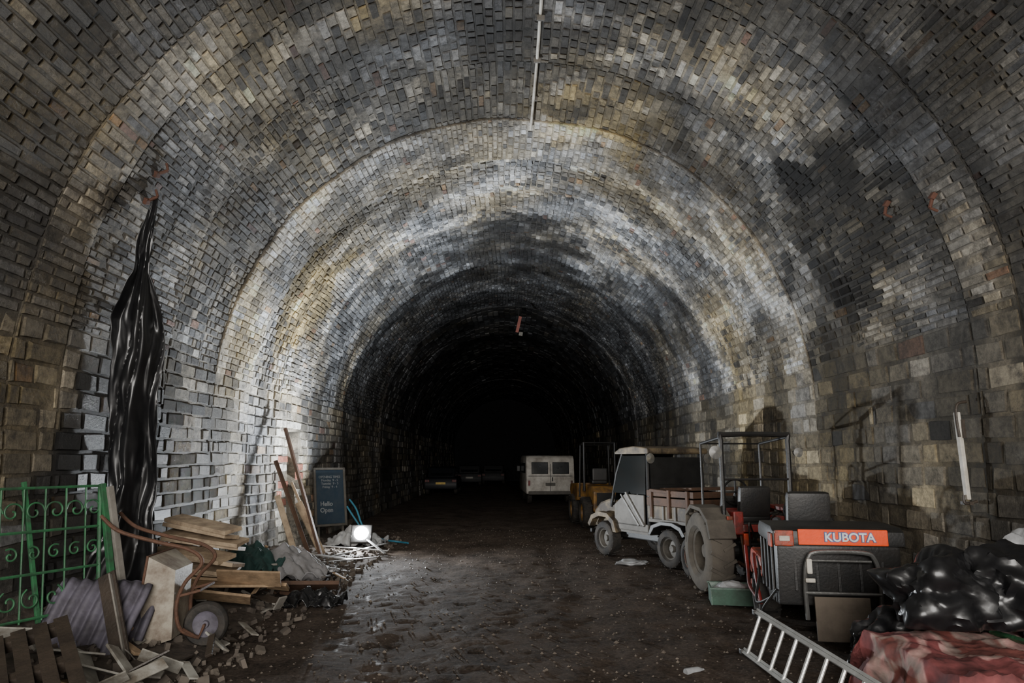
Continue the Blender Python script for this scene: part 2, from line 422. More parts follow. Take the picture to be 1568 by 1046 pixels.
def wheel(A,name,c,R,w,tm=tyre,hm=greyp,lugs=0):
    h=w/2
    A.add(name+'_tyre',[lathe([(.56*R,-h*.75),(.64*R,-h),(.88*R,-h),(.97*R,-h*.8),(R,-h*.3),(R,h*.3),(.97*R,h*.8),(.88*R,h),(.64*R,h),(.56*R,h*.75),(.56*R,-h*.75)],c)],tm,smooth=True)
    A.add(name+'_hub',[lathe([(0,-h*.35),(.16*R,-h*.4),(.2*R,-h*.1),(.45*R,-h*.0),(.5*R,-h*.6),(.6*R,-h*.8),(.6*R,h*.8),(.5*R,h*.6),(.45*R,h*.1),(.2*R,h*.2),(.16*R,h*.4),(0,h*.35)],c)],hm,smooth=True)
    if lugs:
        L=[]
        for i in range(lugs):
            a=2*pi*i/lugs
            for sd in(-1,1):
                aa=a+(pi/lugs if sd>0 else 0)
                v,f=box((0,0,0),(h*1.05,.05*R+.012,.05*R),(0,0,sd*28))
                M_=Matrix.Rotation(aa,3,'X')
                v=[tuple(M_@Vector((q[0]+sd*h*.48,q[1],q[2]+R))+Vector(c)) for q in v]; L.append((v,f))
        A.add(name+'_lugs',L,tm)

# ---------------------------------------------------------------- utility vehicle
U=Asm('utility_vehicle',(2.98,12.8,0),(0,0,27))
for nm,x,y in(('wheel_rl',-.62,-.9),('wheel_rr',.62,-.9),('wheel_fl',-.62,.95),('wheel_fr',.62,.95)):
    wheel(U,nm,(x,y,.31),.31,.23,lugs=14)
U.add('chassis',[box((0,0,.42),(1.0,2.7,.14),bev=.02),cyl((-.6,-.9,.31),(.6,-.9,.31),.05),cyl((-.6,.95,.31),(.6,.95,.31),.05),box((0,-.9,.58),(.8,.9,.2))],blackm)
U.add('bed_floor',[box((0,-.95,.74),(1.4,1.15,.06),bev=.01)],greyp)
U.add('bed_sides',[box((-.69,-.95,.88),(.05,1.15,.22),bev=.012),box((.69,-.95,.93),(.05,1.15,.34),bev=.012),box((0,-1.5,.88),(1.4,.05,.22),bev=.012),box((0,-.39,.98),(1.4,.05,.44),bev=.012)],cream)
U.add('bed_wood_sides',[box((-.70,-.95,1.06),(.035,1.17,.13),bev=.005),box((0,-1.51,1.06),(1.42,.035,.13),bev=.005),box((-.70,-.95,1.2),(.035,1.17,.1),bev=.005),box((0,-1.51,1.2),(1.42,.035,.1),bev=.005)]+[box((-.73,-.5-.45*i,1.03),(.03,.05,.46)) for i in range(3)],wbrown)
U.add('bed_ribs',[box((-.725,-.5-.3*i,.88),(.02,.04,.22)) for i in range(4)]+[box((-.5+.33*i,-1.535,.88),(.04,.02,.22)) for i in range(4)],greyp)
U.add('bed_boards',[box((-.1,-.95,1.2),(1.25,1.0,.05),(3,2,4),bev=.01),box((0,-.9,1.27),(1.0,.9,.05),(-2,0,-5),bev=.01)],wbrown)
fp=[(-1.35,.55),(-1.25,.68),(-1.05,.74),(-.75,.74),(-.5,.66),(-.42,.5),(-.48,.5),(-.58,.62),(-.78,.68),(-1.02,.68),(-1.2,.62),(-1.28,.52)]
U.add('rear_fenders',[prism(fp,-.76,-.5,.008),prism(fp,.5,.76,.008)],blackm)
for sx in(-1,1):
    U.add('front_fender',[prism([(.5,.45),(.58,.66),(.78,.78),(1.05,.8),(1.3,.72),(1.42,.55),(1.36,.5),(1.25,.64),(1.05,.71),(.82,.7),(.66,.6),(.6,.45)],sx*.76-.14*(sx>0),sx*.76+.14*(sx<0),.01)],cream)
U.add('hood',[prism([(.72,.5),(.72,1.02),(.95,1.04),(1.25,.96),(1.46,.8),(1.5,.5)],-.56,.56,.04)],cream)
U.add('grille',[box((0,1.505,.62),(.8,.03,.18)),box((0,1.55,.4),(1.2,.06,.08),bev=.02)],blackm)
U.add('floor_and_sill',[box((0,.2,.5),(1.35,1.15,.05)),box((-.66,.15,.58),(.06,1.0,.14),bev=.02),box((.66,.15,.58),(.06,1.0,.14),bev=.02)],greyp)
U.add('seat_bench',[box((0,-.05,.85),(1.15,.45,.14),bev=.04),box((0,-.27,1.14),(1.15,.12,.48),(8,0,0),bev=.04),box((0,-.08,.65),(1.1,.4,.28))],blackm)
U.add('cab_rear_panel',[box((0,-.34,1.5),(1.2,.02,.62),(-2,0,0))],M('cab_rear_plastic',(.02,.02,.02),.35))
U.add('cab_frame',[tube([(sx*.64,-.32,.55),(sx*.64,-.32,1.2),(sx*.62,-.3,1.9)],.03,k=1) for sx in(-1,1)]+[tube([(sx*.64,.78,.9),(sx*.62,.62,1.5),(sx*.6,.45,1.88)],.028,k=1) for sx in(-1,1)]+[tube([(-.62,-.3,1.9),(.62,-.3,1.9)],.028,k=1),tube([(-.6,.45,1.88),(.6,.45,1.88)],.028,k=1),tube([(-.64,.78,.95),(.64,.78,.95)],.028,k=1),tube([(-.64,-.32,1.25),(.64,-.32,1.25)],.02,k=1)],blackm,smooth=True)
U.add('roof',[prism([(-.42,1.9),(-.4,1.97),(0,2.01),(.4,1.98),(.58,1.9),(.55,1.87),(-.4,1.87)],-.7,.7,.02)],cream)
U.add('windscreen',[grid(lambda u,v:(-.58+1.16*u,.77-.31*v,.98+.88*v),2,2)],M('windscreen_glass',(.02,.024,.024),.12,trans=.6,dirt=(.03,.027,.024),damt=.5,bump=0),solid=.006)
U.add('side_window',[grid(lambda u,v:(-.655+.02*v,-.26+u*(.98-.30*v),1.16+.68*v),2,2)],bpy.data.materials['windscreen_glass'],solid=.005)
U.add('door_panel',[prism([(-.25,.6),(-.25,1.15),(.3,1.15),(.62,.95),(.62,.6)],-.69,-.66,.008)],greyp)
U.add('door_net_bars',[tube([(-.70,-.25,.62),(-.70,.25,1.18)],.02,k=1),tube([(-.70,-.1,.62),(-.70,.4,1.14)],.015,k=1)],steel)
U.add('steering_wheel',[lathe([(.17,-.012),(.185,0),(.17,.012),(.155,0),(.17,-.012)],(-.3,.33,1.18),n=24,axis='y'),cyl((-.3,.33,1.18),(-.3,.75,.9),.02)],blackm)
for sx in(-1,1):
    U.add('round_lamp',[lathe([(0,.05),(.05,.05),(.085,.0),(.09,-.02),(.0,-.03)],(sx*.66,-.42,1.79),n=20,axis='y')],chrome,smooth=True)
U.add('tail_lights',[box((sx*.6,-1.53,.68),(.1,.03,.06),bev=.008) for sx in(-1,1)],redp)

# ---------------------------------------------------------------- compact tractor
Tr=Asm('compact_tractor',(3.42,9.75,0),(0,0,4))
wheel(Tr,'rear_wheel_l',(-.58,0,.53),.53,.36,tm=dustt,hm=dustt,lugs=16); wheel(Tr,'rear_wheel_r',(.58,0,.53),.53,.36,tm=tyre,hm=rust,lugs=16)
wheel(Tr,'front_wheel_l',(-.42,1.2,.28),.28,.17,hm=rust,lugs=14); wheel(Tr,'front_wheel_r',(.42,1.2,.28),.28,.17,hm=rust,lugs=14)
Tr.add('transmission',[box((0,.3,.5),(.32,1.5,.3),bev=.03),cyl((-.5,0,.53),(.5,0,.53),.1),cyl((-.4,1.2,.3),(.4,1.2,.3),.05),box((0,-.25,.5),(.4,.3,.35),bev=.03),box((.12,-.42,.62),(.12,.14,.2),bev=.02),cyl((-.12,-.5,.5),(-.12,-.3,.5),.05)],blackm)
Tr.add('hood',[prism([(.45,.62),(.45,1.08),(1.0,1.03),(1.4,.95),(1.45,.85),(1.45,.5),(.9,.55)],-.26,.26,.04)],redp)
mg=[(-.55,.75),(-.45,.98),(-.2,1.12),(.2,1.14),(.42,1.0),(.42,.6),(.38,.6),(.38,.98),(.18,1.09),(-.18,1.07),(-.4,.94),(-.5,.73)]
for sx in(-1,1):
    Tr.add('mudguard',[prism(mg,sx*.58-.18,sx*.58+.18,.006)],dustt if sx<0 else redp)
Tr.add('seat',[box((0,.0,.98),(.46,.44,.12),bev=.05),box((0,-.22,1.2),(.44,.12,.42),(10,0,0),bev=.05),box((0,0,.85),(.3,.3,.16))],blackm,smooth=True)
Tr.add('rear_bodywork',[box((-.3,-.3,.93),(.14,.2,.3),bev=.02),box((.28,-.3,.9),(.12,.2,.24),bev=.02),box((0,-.38,.86),(.5,.06,.1),bev=.015)],redp)
Tr.add('dashboard',[box((0,.52,1.12),(.34,.14,.22),(20,0,0),bev=.03)],blackm)
Tr.add('steering_wheel',[lathe([(.18,-.014),(.195,0),(.18,.014),(.165,0),(.18,-.014)],(0,.38,1.3),n=24,axis='y'),cyl((0,.38,1.3),(0,.5,1.1),.02),box((0,.38,1.3),(.33,.015,.025)),box((0,.38,1.3),(.025,.015,.33))],blackm)
Tr.add('roll_bar',[tube([(-.47,-.3,.6),(-.47,-.33,1.2),(-.47,-.35,2.02),(-.42,-.35,2.1),(.42,-.35,2.1),(.47,-.35,2.02),(.47,-.33,1.2),(.47,-.3,.6)],.034,k=3),tube([(-.47,-.34,1.5),(.47,-.34,1.5)],.014,k=1)],blackm,smooth=True)
Tr.add('roll_bar_front',[tube([(-.45,.5,.7),(-.45,.5,2.0),(.45,.5,2.0),(.45,.5,.7)],.02,k=1),tube([(-.46,-.35,2.07),(-.45,.5,2.0)],.02,k=1),tube([(.46,-.35,2.07),(.45,.5,2.0)],.02,k=1)],blackm)
Tr.add('work_lamps',[lathe([(0,.06),(.05,.05),(.085,.0),(.09,-.02),(.0,-.03)],(-.58,-.4,1.86),n=20,axis='y'),lathe([(0,.06),(.05,.05),(.06,.0),(.065,-.02),(.0,-.03)],(.58,-.4,1.86),n=20,axis='y')],chrome,smooth=True)
Tr.add('linkage',[tube([(-.25,-.2,.4),(-.3,-.75,.38)],.025,k=1),tube([(.25,-.2,.4),(.3,-.75,.38)],.025,k=1),tube([(0,-.3,.7),(0,-.7,.65)],.025,k=1),tube([(-.2,-.15,.95),(-.28,-.5,.4)],.015,k=1),tube([(.2,-.15,.95),(.28,-.5,.4)],.015,k=1)],rust)
Tr.add('hydraulic_hoses',[tube([(.1,-.4,.75),(.2,-.62,.9),(.3,-.5,.6)],.012),tube([(-.1,-.4,.75),(-.25,-.6,.95),(-.2,-.5,.55)],.012),tube([(0,-.42,.7),(.05,-.6,1.0),(.25,-.4,1.05)],.010)],blackm)
Tr.add('rear_lights',[box((-.45,-.46,1.0),(.08,.03,.05),bev=.01),box((.45,-.46,1.0),(.08,.03,.05),bev=.01),box((-.22,-.42,.72),(.08,.06,.16),bev=.01)],orange2)
Tr.add('levers',[tube([(.25,.1,.9),(.27,.2,1.25)],.012,k=1),tube([(.3,.0,.9),(.33,.08,1.2)],.012,k=1),tube([(-.25,.15,.9),(-.26,.25,1.22)],.012,k=1)],steel)

# ---------------------------------------------------------------- ride-on mower with collector
Mo=Asm('ride_on_mower',(3.44,7.85,0),(0,0,-10))
wheel(Mo,'rear_wheel_l',(-.50,.05,.27),.27,.22,hm=cream,lugs=14); wheel(Mo,'rear_wheel_r',(.47,0.05,.27),.27,.22,hm=cream,lugs=14)
wheel(Mo,'front_wheel_l',(-.4,1.15,.2),.2,.14,hm=cream); wheel(Mo,'front_wheel_r',(.4,1.15,.2),.2,.14,hm=cream)
Mo.add('chassis',[box((0,.5,.38),(.5,1.7,.16),bev=.02),cyl((-.4,0.05,.27),(.4,0.05,.27),.06),cyl((-.4,1.15,.22),(.4,1.15,.22),.04),box((0,-.2,.4),(.7,.3,.3),bev=.02)],blackm)
Mo.add('mower_deck',[prism([(.35,.14),(.37,.3),(.9,.32),(.95,.14)],-.52,.52,.02)],orange2)
ff=[(-.28,.5),(-.25,.72),(.3,.76),(.4,.6),(.38,.45),(.1,.56),(-.15,.56)]
Mo.add('body_fenders',[prism(ff,-.6,-.3,.03),prism(ff,.3,.6,.03),box((0,.0,.66),(.64,.55,.14),bev=.03)],orange2)
Mo.add('hood',[prism([(.62,.4),(.62,.88),(.95,.88),(1.3,.76),(1.38,.5),(1.36,.34)],-.3,.3,.05)],orange2)
Mo.add('steering_console',[prism([(.5,.4),(.5,.98),(.62,1.05),(.68,.98),(.68,.4)],-.16,.16,.02),lathe([(.17,-.014),(.185,0),(.17,.014),(.155,0),(.17,-.014)],(0,.42,1.16),n=24,axis='y'),cyl((0,.42,1.16),(0,.58,.98),.02)],blackm)
Mo.add('seat',[box((-.06,.02,.86),(.48,.46,.13),bev=.05),box((-.06,-.22,1.17),(.46,.13,.5),(9,0,0),bev=.055),box((-.06,0,.76),(.3,.3,.1))],blackm,smooth=True)
Mo.add('seat_armrests',[tube([(-.33,-.22,1.05),(-.34,-.05,1.1),(-.34,.15,1.08)],.025),tube([(.21,-.22,1.05),(.22,-.05,1.1),(.22,.15,1.08)],.025)],blackm)
Mo.add('collector_body',[prism([(-.98,.36),(-1.02,.93),(-.95,1.0),(-.4,1.04),(-.34,1.0),(-.32,.45),(-.5,.34)],-.57,.57,.03)],blackm,smooth=True)
Mo.add('collector_lid',[prism([(-1.05,.93),(-1.04,1.07),(-.95,1.11),(-.38,1.12),(-.3,1.06),(-.3,.96)],-.61,.61,.025)],M('collector_lid_plastic',(.012,.012,.012),.5,dirt=(.03,.026,.022)),smooth=True)
Mo.add('collector_band',[box((.04,-1.05,1.015),(.82,.03,.15),bev=.01)],orange)
Mo.add('collector_corner_badge',[box((-.5,-1.045,1.0),(.18,.03,.15),bev=.012),box((-.62,-.98,.98),(.02,.12,.13),bev=.006)],orange2)
Mo.add('collector_side_lamp',[box((-.5,-1.065,1.0),(.1,.02,.05),bev=.006)],whitep)
Mo.add('collector_ribs',[box((-.585,-.85+.17*i,.7),(.02,.05,.5),bev=.006) for i in range(4)]+[box((-.4+.2*i,-1.0,.7),(.03,.02,.4),bev=.006) for i in range(5)],blackm)
Mo.add('collector_hoop',[tube([(-.33,-1.06,.25),(-.34,-1.09,.62),(-.3,-1.1,.82),(-.2,-1.1,.88),(.2,-1.1,.88),(.3,-1.1,.82),(.34,-1.09,.62),(.33,-1.06,.25)],.022,k=4),tube([(-.34,-1.09,.5),(.34,-1.09,.5)],.016,k=1),tube([(-.27,-1.1,.8),(.27,-1.1,.8)],.012,k=1)],M('hoop_grey_paint',(.13,.13,.125),.4,.4,dirt=(.05,.045,.04)),smooth=True)
Mo.add('rear_guard_plate',[box((-.02,-1.11,.27),(.5,.03,.40),(-4,0,0),bev=.01)],dustb)
Mo.add('rear_latch',[box((-.3,-1.12,.75),(.05,.04,.14),bev=.012),box((-.3,-1.12,.62),(.09,.04,.04),bev=.01)],whitep)
Mo.add('side_guard',[tube([(-.62,-.3,.25),(-.66,.1,.35),(-.64,.3,.5),(-.62,.5,.75)],.02),tube([(-.62,-.3,.25),(-.64,-.2,.5),(-.62,.0,.72)],.018)],redp,smooth=True)
Mo.add('side_hoses',[tube([(-.6,-.8,.4),(-.7,-.5,.3),(-.62,-.3,.55),(-.6,-.1,.7)],.015),tube([(-.58,-.95,.5),(-.68,-.7,.25),(-.5,-.5,.2)],.012)],blackm)
tm=M('white_lettering',(.75,.75,.72),.5,bump=0)
tblue=M('blue_outline_lettering',(.08,.12,.3),.5,bump=0)
def text(body,parent,loc,rot,size,mat,name,ext=.003,off=.003):
    c=bpy.data.curves.new(name,'FONT'); c.body=body; c.size=size; c.extrude=ext; c.offset=off; c.align_x='CENTER'; c.align_y='CENTER'
    c.materials.append(mat); o=bpy.data.objects.new(name,c); col.objects.link(o); o.parent=parent; o.location=loc; o.rotation_euler=[rad(a) for a in rot]; return o
text('KUBOTA',Mo.e,(.1,-1.069,1.015),(90,0,0),.115,tblue,'lettering_outline',off=.008)
text('KUBOTA',Mo.e,(.1,-1.074,1.015),(90,0,0),.115,tm,'lettering',off=.002)

# ---------------------------------------------------------------- yellow dumper
Y=Asm('yellow_dumper',(2.62,18.9,0),(0,0,5),.95)
for nm,x,y in(('rear_wheel_l',-.47,-.3),('rear_wheel_r',.47,-.3),('front_wheel_l',-.47,1.3),('front_wheel_r',.47,1.3)):
    wheel(Y,nm,(x,y,.42),.42,.26,hm=yel,lugs=14)
Y.add('engine_cover',[prism([(-.75,.45),(-.78,1.0),(-.6,1.15),(.2,1.15),(.3,.5)],-.34,.34,.05),box((0,.5,.5),(.5,2.0,.2),bev=.02)],yel)
Y.add('skip',[prism([(.75,.7),(.6,1.2),(1.8,1.15),(1.9,.95),(1.5,.6)],-.5,.5,.03)],yel)
Y.add('roll_frame',[tube([(-.45,-.1,1.0),(-.45,-.1,2.35),(.45,-.1,2.35),(.45,-.1,1.0)],.035,k=1),tube([(-.45,.6,.8),(-.42,.55,2.3),(.42,.55,2.3),(.45,.6,.8)],.025,k=1)]+[tube([(sx*.44,-.1,2.35),(sx*.42,.55,2.3)],.025,k=1) for sx in(-1,1)],blackm)
Y.add('seat',[box((0,.1,1.25),(.45,.4,.12),bev=.04),box((0,-.1,1.45),(.44,.1,.36),bev=.04)],blackm)
Y.add('radiator_grille',[box((0,-.79,.8),(.5,.03,.35))]+[box((0,-.81,.66+.07*i),(.5,.02,.02)) for i in range(5)],blackm)

# ---------------------------------------------------------------- white van
Vn=Asm('white_van',(1.95,28.4,0),(0,0,2))
Vn.add('body',[prism([(0,.40),(-.02,1.0),(.03,1.5),(.12,1.86),(.3,1.96),(3.2,1.98),(3.6,1.85),(3.9,1.2),(4.5,1.05),(4.55,.43)],-1.0,1.0,.10)],vanp,smooth=True)
Vn.add('rear_windows',[box((-.43,.03,1.45),(.68,.05,.48),(-8,0,0),bev=.02),box((.43,.03,1.45),(.68,.05,.48),(-8,0,0),bev=.02)],glassd)
Vn.add('side_windows',[box((-.995,.7+.85*i,1.45),(.03,.7,.42),bev=.01) for i in range(4)]+[box((.995,.7+.85*i,1.45),(.03,.7,.42),bev=.01) for i in range(4)],glassd)
Vn.add('bumper',[box((0,-.06,.46),(1.8,.1,.14),bev=.03),box((0,-.03,.8),(.4,.02,.12),bev=.005)],greyp)
Vn.add('door_seam',[box((0,-.03,1.05),(.02,.02,1.15)),box((0,-.03,1.13),(1.8,.015,.02)),box((.08,-.05,1.0),(.05,.04,.16),bev=.01)],blackm)
Vn.add('tail_lights',[box((-.87,-.03,.85),(.08,.04,.2),bev=.01),box((.87,-.03,.85),(.08,.04,.2),bev=.01)],redp)
Vn.add('mirrors',[box((-1.1,3.5,1.4),(.15,.06,.25),bev=.02),box((1.1,3.5,1.4),(.15,.06,.25),bev=.02)],blackm)
for nm,x,y in(('wheel_rl',-.8,.9),('wheel_rr',.8,.9),('wheel_fl',-.8,3.7),('wheel_fr',.8,3.7)): wheel(Vn,nm,(x,y,.34),.34,.2)
def car(name,loc,rot,mat,plate):
    C=Asm(name,loc,(0,0,rot))
    C.add('lower_body',[prism([(0,.3),(-.03,.55),(.05,.85),(.9,.92),(3.1,.92),(4.0,.75),(4.1,.5),(4.05,.28)],-.84,.84,.07)],mat,smooth=True)
    C.add('cabin',[prism([(.2,.88),(.55,1.38),(1.1,1.44),(2.3,1.42),(3.1,.9)],-.7,.7,.07)],mat,smooth=True)
    C.add('rear_window',[grid(lambda u,v:(-.58+1.16*u,.26+.26*v,.98+.34*v),1,1)],glassd,solid=.03)
    C.add('side_glass',[prism([(.6,.95),(.8,1.32),(2.2,1.32),(2.8,.95)],-.715,.715)],glassd)
    C.add('number_plate',[box((0,-.045,.6),(.5,.02,.11))],plate)
    C.add('tail_lights',[box((sx*.7,-.02,.72),(.22,.04,.12),bev=.01) for sx in(-1,1)],redp)
    for nm,x,y in(('wheel_rl',-.74,.75),('wheel_rr',.74,.75),('wheel_fl',-.74,3.3),('wheel_fr',.74,3.3)): wheel(C,nm,(x,y,.31),.31,.19)
ypl=M('yellow_plate',(.9,.6,.05),.4)
car('dark_car',(-3.2,36,0),0,M('dark_blue_paint',(.012,.014,.018),.5),ypl)
dsil=M('dusty_silver_paint',(.05,.05,.052),.6)
car('silver_car',(-2.3,48,0),3,dsil,whitep)
car('grey_hatchback',(-.7,51,0),-2,dsil,dsil)

# ---------------------------------------------------------------- ladder (standing on its edge)
La=Asm('aluminium_ladder',(2.2,6.62,.03),(0,0,0))
def lp(t,k): return Vector((.14*k+.02*t,-t,.34*k-.02*k*t))
La.add('rails',[tube([lp(0,k),lp(3.0,k)],.02,n=4,k=1) for k in(0,1)]+[tube([lp(0,k)+Vector((.02,0,.02)),lp(3.0,k)+Vector((.02,0,.02))],.016,n=4,k=1) for k in(0,1)],alu)
La.add('rungs',[tube([lp(.12+.25*i,0),lp(.12+.25*i,1)],.016,n=8,k=1) for i in range(12)],alu)
La.add('feet',[box(lp(0,k),(.05,.05,.05),bev=.01) for k in(0,1)],blackm)

# ---------------------------------------------------------------- cloth covered crate + bags
def drape(x0,x1,y0,y1,top,seed,over=.35,amp=.03,fl=.02):
    def f(u,v):
        X=-over+u*(x1-x0+2*over); Yv=-over+v*(y1-y0+2*over)
        dx=max(0,-X,X-(x1-x0)); dy=max(0,-Yv,Yv-(y1-y0)); dd=math.hypot(dx,dy)
        cxx=min(max(X,0),x1-x0); cyy=min(max(Yv,0),y1-y0)
        out=.08*(1-math.exp(-dd*6)); wv=.035*math.sin((X+Yv)*17+seed)*min(1,dd*5)+.03*nz(X*6,Yv*6,seed)*min(1,dd*5)
        sx=(-1 if X<0 else 1) if dx>0 else 0; sy=(-1 if Yv<0 else 1) if dy>0 else 0
        z=top-max(0,dd-.03)*.97+amp*nz(X*2.6,Yv*2.6,seed)+amp*1.5*(.2-abs(nz(X*3.5+.6*Yv,Yv*3.5,seed+3)))+amp*.6*(.2-abs(nz(X*9,Yv*9,seed+6)))
        return (x0+cxx+sx*(out+wv),y0+cyy+sy*(out+wv),max(z,fl+.01*nz(X*8,Yv*8)))
    return f
mcl=bpy.data.materials.new('red_white_tarpaulin'); mcl.use_nodes=True
nt=mcl.node_tree; N=nt.nodes; L=nt.links; b=N['Principled BSDF']; b.inputs['Roughness'].default_value=.8
tc=N.new('ShaderNodeTexCoord'); n=N.new('ShaderNodeTexNoise'); n.inputs['Scale'].default_value=1.5; n.inputs['Detail'].default_value=3; n.inputs['Distortion'].default_value=1.2
L.new(tc.outputs['Object'],n.inputs['Vector']); r=N.new('ShaderNodeValToRGB'); L.new(n.outputs['Fac'],r.inputs['Fac'])
e=r.color_ramp.elements; e[0].position=.45; e[0].color=(.17,.045,.045,1); e[1].position=.49; e[1].color=(.40,.22,.20,1)
e2=e.new(.55); e2.color=(.28,.21,.18,1); e3=e.new(.60); e3.color=(.18,.055,.045,1)
n2=N.new('ShaderNodeTexNoise'); n2.inputs['Scale'].default_value=9; n2.inputs['Detail'].default_value=8; L.new(tc.outputs['Object'],n2.inputs['Vector'])
mr=N.new('ShaderNodeMapRange'); mr.inputs['From Min'].default_value=.3; mr.inputs['From Max'].default_value=.7; mr.inputs['To Min'].default_value=.4; mr.inputs['To Max'].default_value=1.4; L.new(n2.outputs['Fac'],mr.inputs['Value'])
vm=N.new('ShaderNodeVectorMath'); vm.operation='SCALE'; L.new(r.outputs['Color'],vm.inputs[0]); L.new(mr.outputs['Result'],vm.inputs['Scale']); L.new(vm.outputs['Vector'],b.inputs['Base Color'])
bp=N.new('ShaderNodeBump'); bp.inputs['Strength'].default_value=.5; bp.inputs['Distance'].default_value=.02; L.new(n2.outputs['Fac'],bp.inputs['Height']); L.new(bp.outputs['Normal'],b.inputs['Normal'])
Cr=Asm('covered_crate')
Cr.add('tarpaulin',[grid(drape(2.72,4.3,4.3,5.35,.48,3,over=.5,amp=.05),90,90)],mcl,smooth=True)
Cr.add('crate',[box((3.5,4.83,.22),(1.44,1.0,.40),bev=.01)],wood)
Cr.add('green_strap',[tube([(3.55,4.2,.3),(3.58,4.3,.51),(3.6,4.9,.52),(3.62,5.3,.5)],.02,n=4)],greenp)
def bag(name,c,s,seed,mat=blackp,neck=True):
    B=Asm(name,c)
    B.add('sack',[blob((0,0,0),s,seed,amp=.5,sub=5,ridge=True,flat=-s[2]*.6)],mat,smooth=True)
    if neck: B.add('tied_neck',[blob((s[0]*.1,-s[1]*.1,s[2]*.98),(.05,.04,.08),seed+2,amp=.5,fr=3,sub=3)],mat,smooth=True)
    return B
bag('rubbish_bag',(3.26,5.25,.76),(.42,.30,.31),3.1,neck=False)
bag('rubbish_bag',(3.80,5.2,.78),(.46,.32,.33),8.4,neck=False)
bag('rubbish_bag',(3.06,5.62,.30),(.36,.2,.28),5.7,neck=False)
bag('rubbish_bag',(4.1,5.0,.62),(.34,.32,.2),15.7)
greybag=M('pale_plastic_sack',(.36,.37,.38),.35,dirt=(.15,.15,.15),bump=.4,bscale=15)
bag('plastic_sack',(4.12,5.45,.84),(.26,.22,.35),12.5,greybag,neck=False)

mgp=M('green_translucent_plastic',(.08,.15,.11),.45,dirt=(.05,.06,.05))
G=Asm('green_plastic_crate',(2.88,8.95,0),(0,0,-12))
G.add('tub',[prism([(-.2,.0),(-.24,.2),(-.22,.2),(-.19,.02),(.19,.02),(.22,.2),(.24,.2),(.2,0)],-.26,.26)]+[box((-.26,0,.1),(.015,.44,.2)),box((.26,0,.1),(.015,.44,.2)),box((0,-.235,.2),(.56,.03,.02)),box((0,.235,.2),(.56,.03,.02))],mgp)
G.add('contents',[blob((0,0,.14),(.22,.16,.12),2,sub=3)],greybag)
mkobj('crumpled_plastic_sheet',[blob((2.2,12.15,.03),(.24,.16,.05),4,amp=.5,sub=4,ridge=True)],greybag,smooth=True)
mkobj('plastic_bottle',[lathe([(0,0),(.03,0),(.032,.02),(.032,.13),(.026,.15),(.012,.18),(.012,.19),(0,.19)],(0,0,0),axis='x',n=16)],greybag,smooth=True,loc=(1.55,6.15,-.015),rot=(0,0,.4))

# ---------------------------------------------------------------- right wall bar
Wb=Asm('wall_bracket_bar',(4.52,6.75,0))
Wb.add('bar',[box((0,0,1.8),(.04,.055,.85),(0,-1,0),bev=.008)],whitep)
Wb.add('rusty_hooks',[tube([(.1,.0,2.33),(0,-.01,2.3),(-.03,-.02,2.18),(-.02,-.02,1.98)],.014),tube([(.1,0,1.36),(-.02,0,1.34),(-.03,0,1.42)],.014),box((.02,.0,2.06),(.03,.09,.18)),box((.03,.05,1.34),(.04,.14,.03))],wdark)
def crown(y,dx,dz=0):
    s=LT/2+dx; p=place(s,y,.04); return (p[0],p[1],p[2]-dz)
Cd=Asm('ceiling_conduit')
Cd.add('pipe',[tube([crown(5.0,.27),crown(7,.25),crown(8.6,.26),crown(10.35,.25,.02)],.022,k=3)],whitep)
Cd.add('clips',[box(crown(y,.26,.0),(.1,.03,.07),bev=.005) for y in(5.6,6.6,7.6,8.5,9.5)],greyp)
Hs=Asm('hanging_red_strip',(.52,22.2,0))
Hs.add('wire',[tube([(0,0,7.2),(0,0,6.3)],.012,k=1)],blackm)
Hs.add('strip',[box((.0,0,6.2),(.10,.03,.55),(0,12,0)),],M('faded_red_plastic',(.25,.07,.05),.6))
Hs.add('strip_tail',[box((.07,0,5.88),(.12,.03,.12),(0,12,0))],wgrey)
an=[]
for s,y in((14.9,7.2),(15.1,6.5),(4.9,7.0),(4.6,7.1)):
    p=place(s,y,.02); an.append(box(p,(.05,.07,.07),(20,30,0),bev=.01)); q=place(s+.1,y+.02,.09); an.append(tube([p,q],.018,k=1)); q2=place(s+.16,y+.02,.03); an.append(tube([q,q2],.014,k=1))
mkobj('rusty_wall_anchors',an,M('dark_rust',(.09,.035,.02),.8,dirt=(.03,.018,.012)))

# ---------------------------------------------------------------- work lamp
Wl=Asm('work_lamp',(-2.82,14.1,.02))
Wl.add('stand',[tube([(-.22,-.12,.02),(-.22,.12,.02),(.22,.12,.02),(.22,-.12,.02)],.012,k=1),tube([(-.2,0,.02),(-.2,0,.26)],.012,k=1),tube([(.2,0,.02),(.2,0,.26)],.012,k=1)],blackm)
Wl.add('housing',[box((0,.06,.28),(.42,.09,.36),(-20,0,0),bev=.02)],blackm)
Wl.add('led_panel',[lathe([(0,-.05),(.07,-.045),(.12,-.02),(.145,.02)],(0,.0,.29),axis='y',n=28)],M('led_panel_emitter',(1,1,1),.3,emis=(.93,.97,1.0),estr=420,bump=0),smooth=True)
def area(name,loc,tgt,sx,sy,en,colr_,spread=pi):
    l=bpy.data.lights.new(name,'AREA'); l.shape='RECTANGLE'; l.size=sx; l.size_y=sy; l.energy=en; l.color=colr_; l.spread=spread
    o=bpy.data.objects.new(name,l); col.objects.link(o); o.location=loc
    o.rotation_euler=(Vector(tgt)-Vector(loc)).to_track_quat('-Z','Y').to_euler(); return o
area('work_lamp_beam',(-2.80,13.98,.52),(-1.35,12.3,6.0),.28,.18,950,(.88,.94,1.0))
area('portal_daylight',(.2,-7.4,3.9),(.3,6,4.0),7,5.0,2500,(1.0,.96,.91))
w=bpy.data.worlds.new('tunnel_world'); scene.world=w; w.use_nodes=True
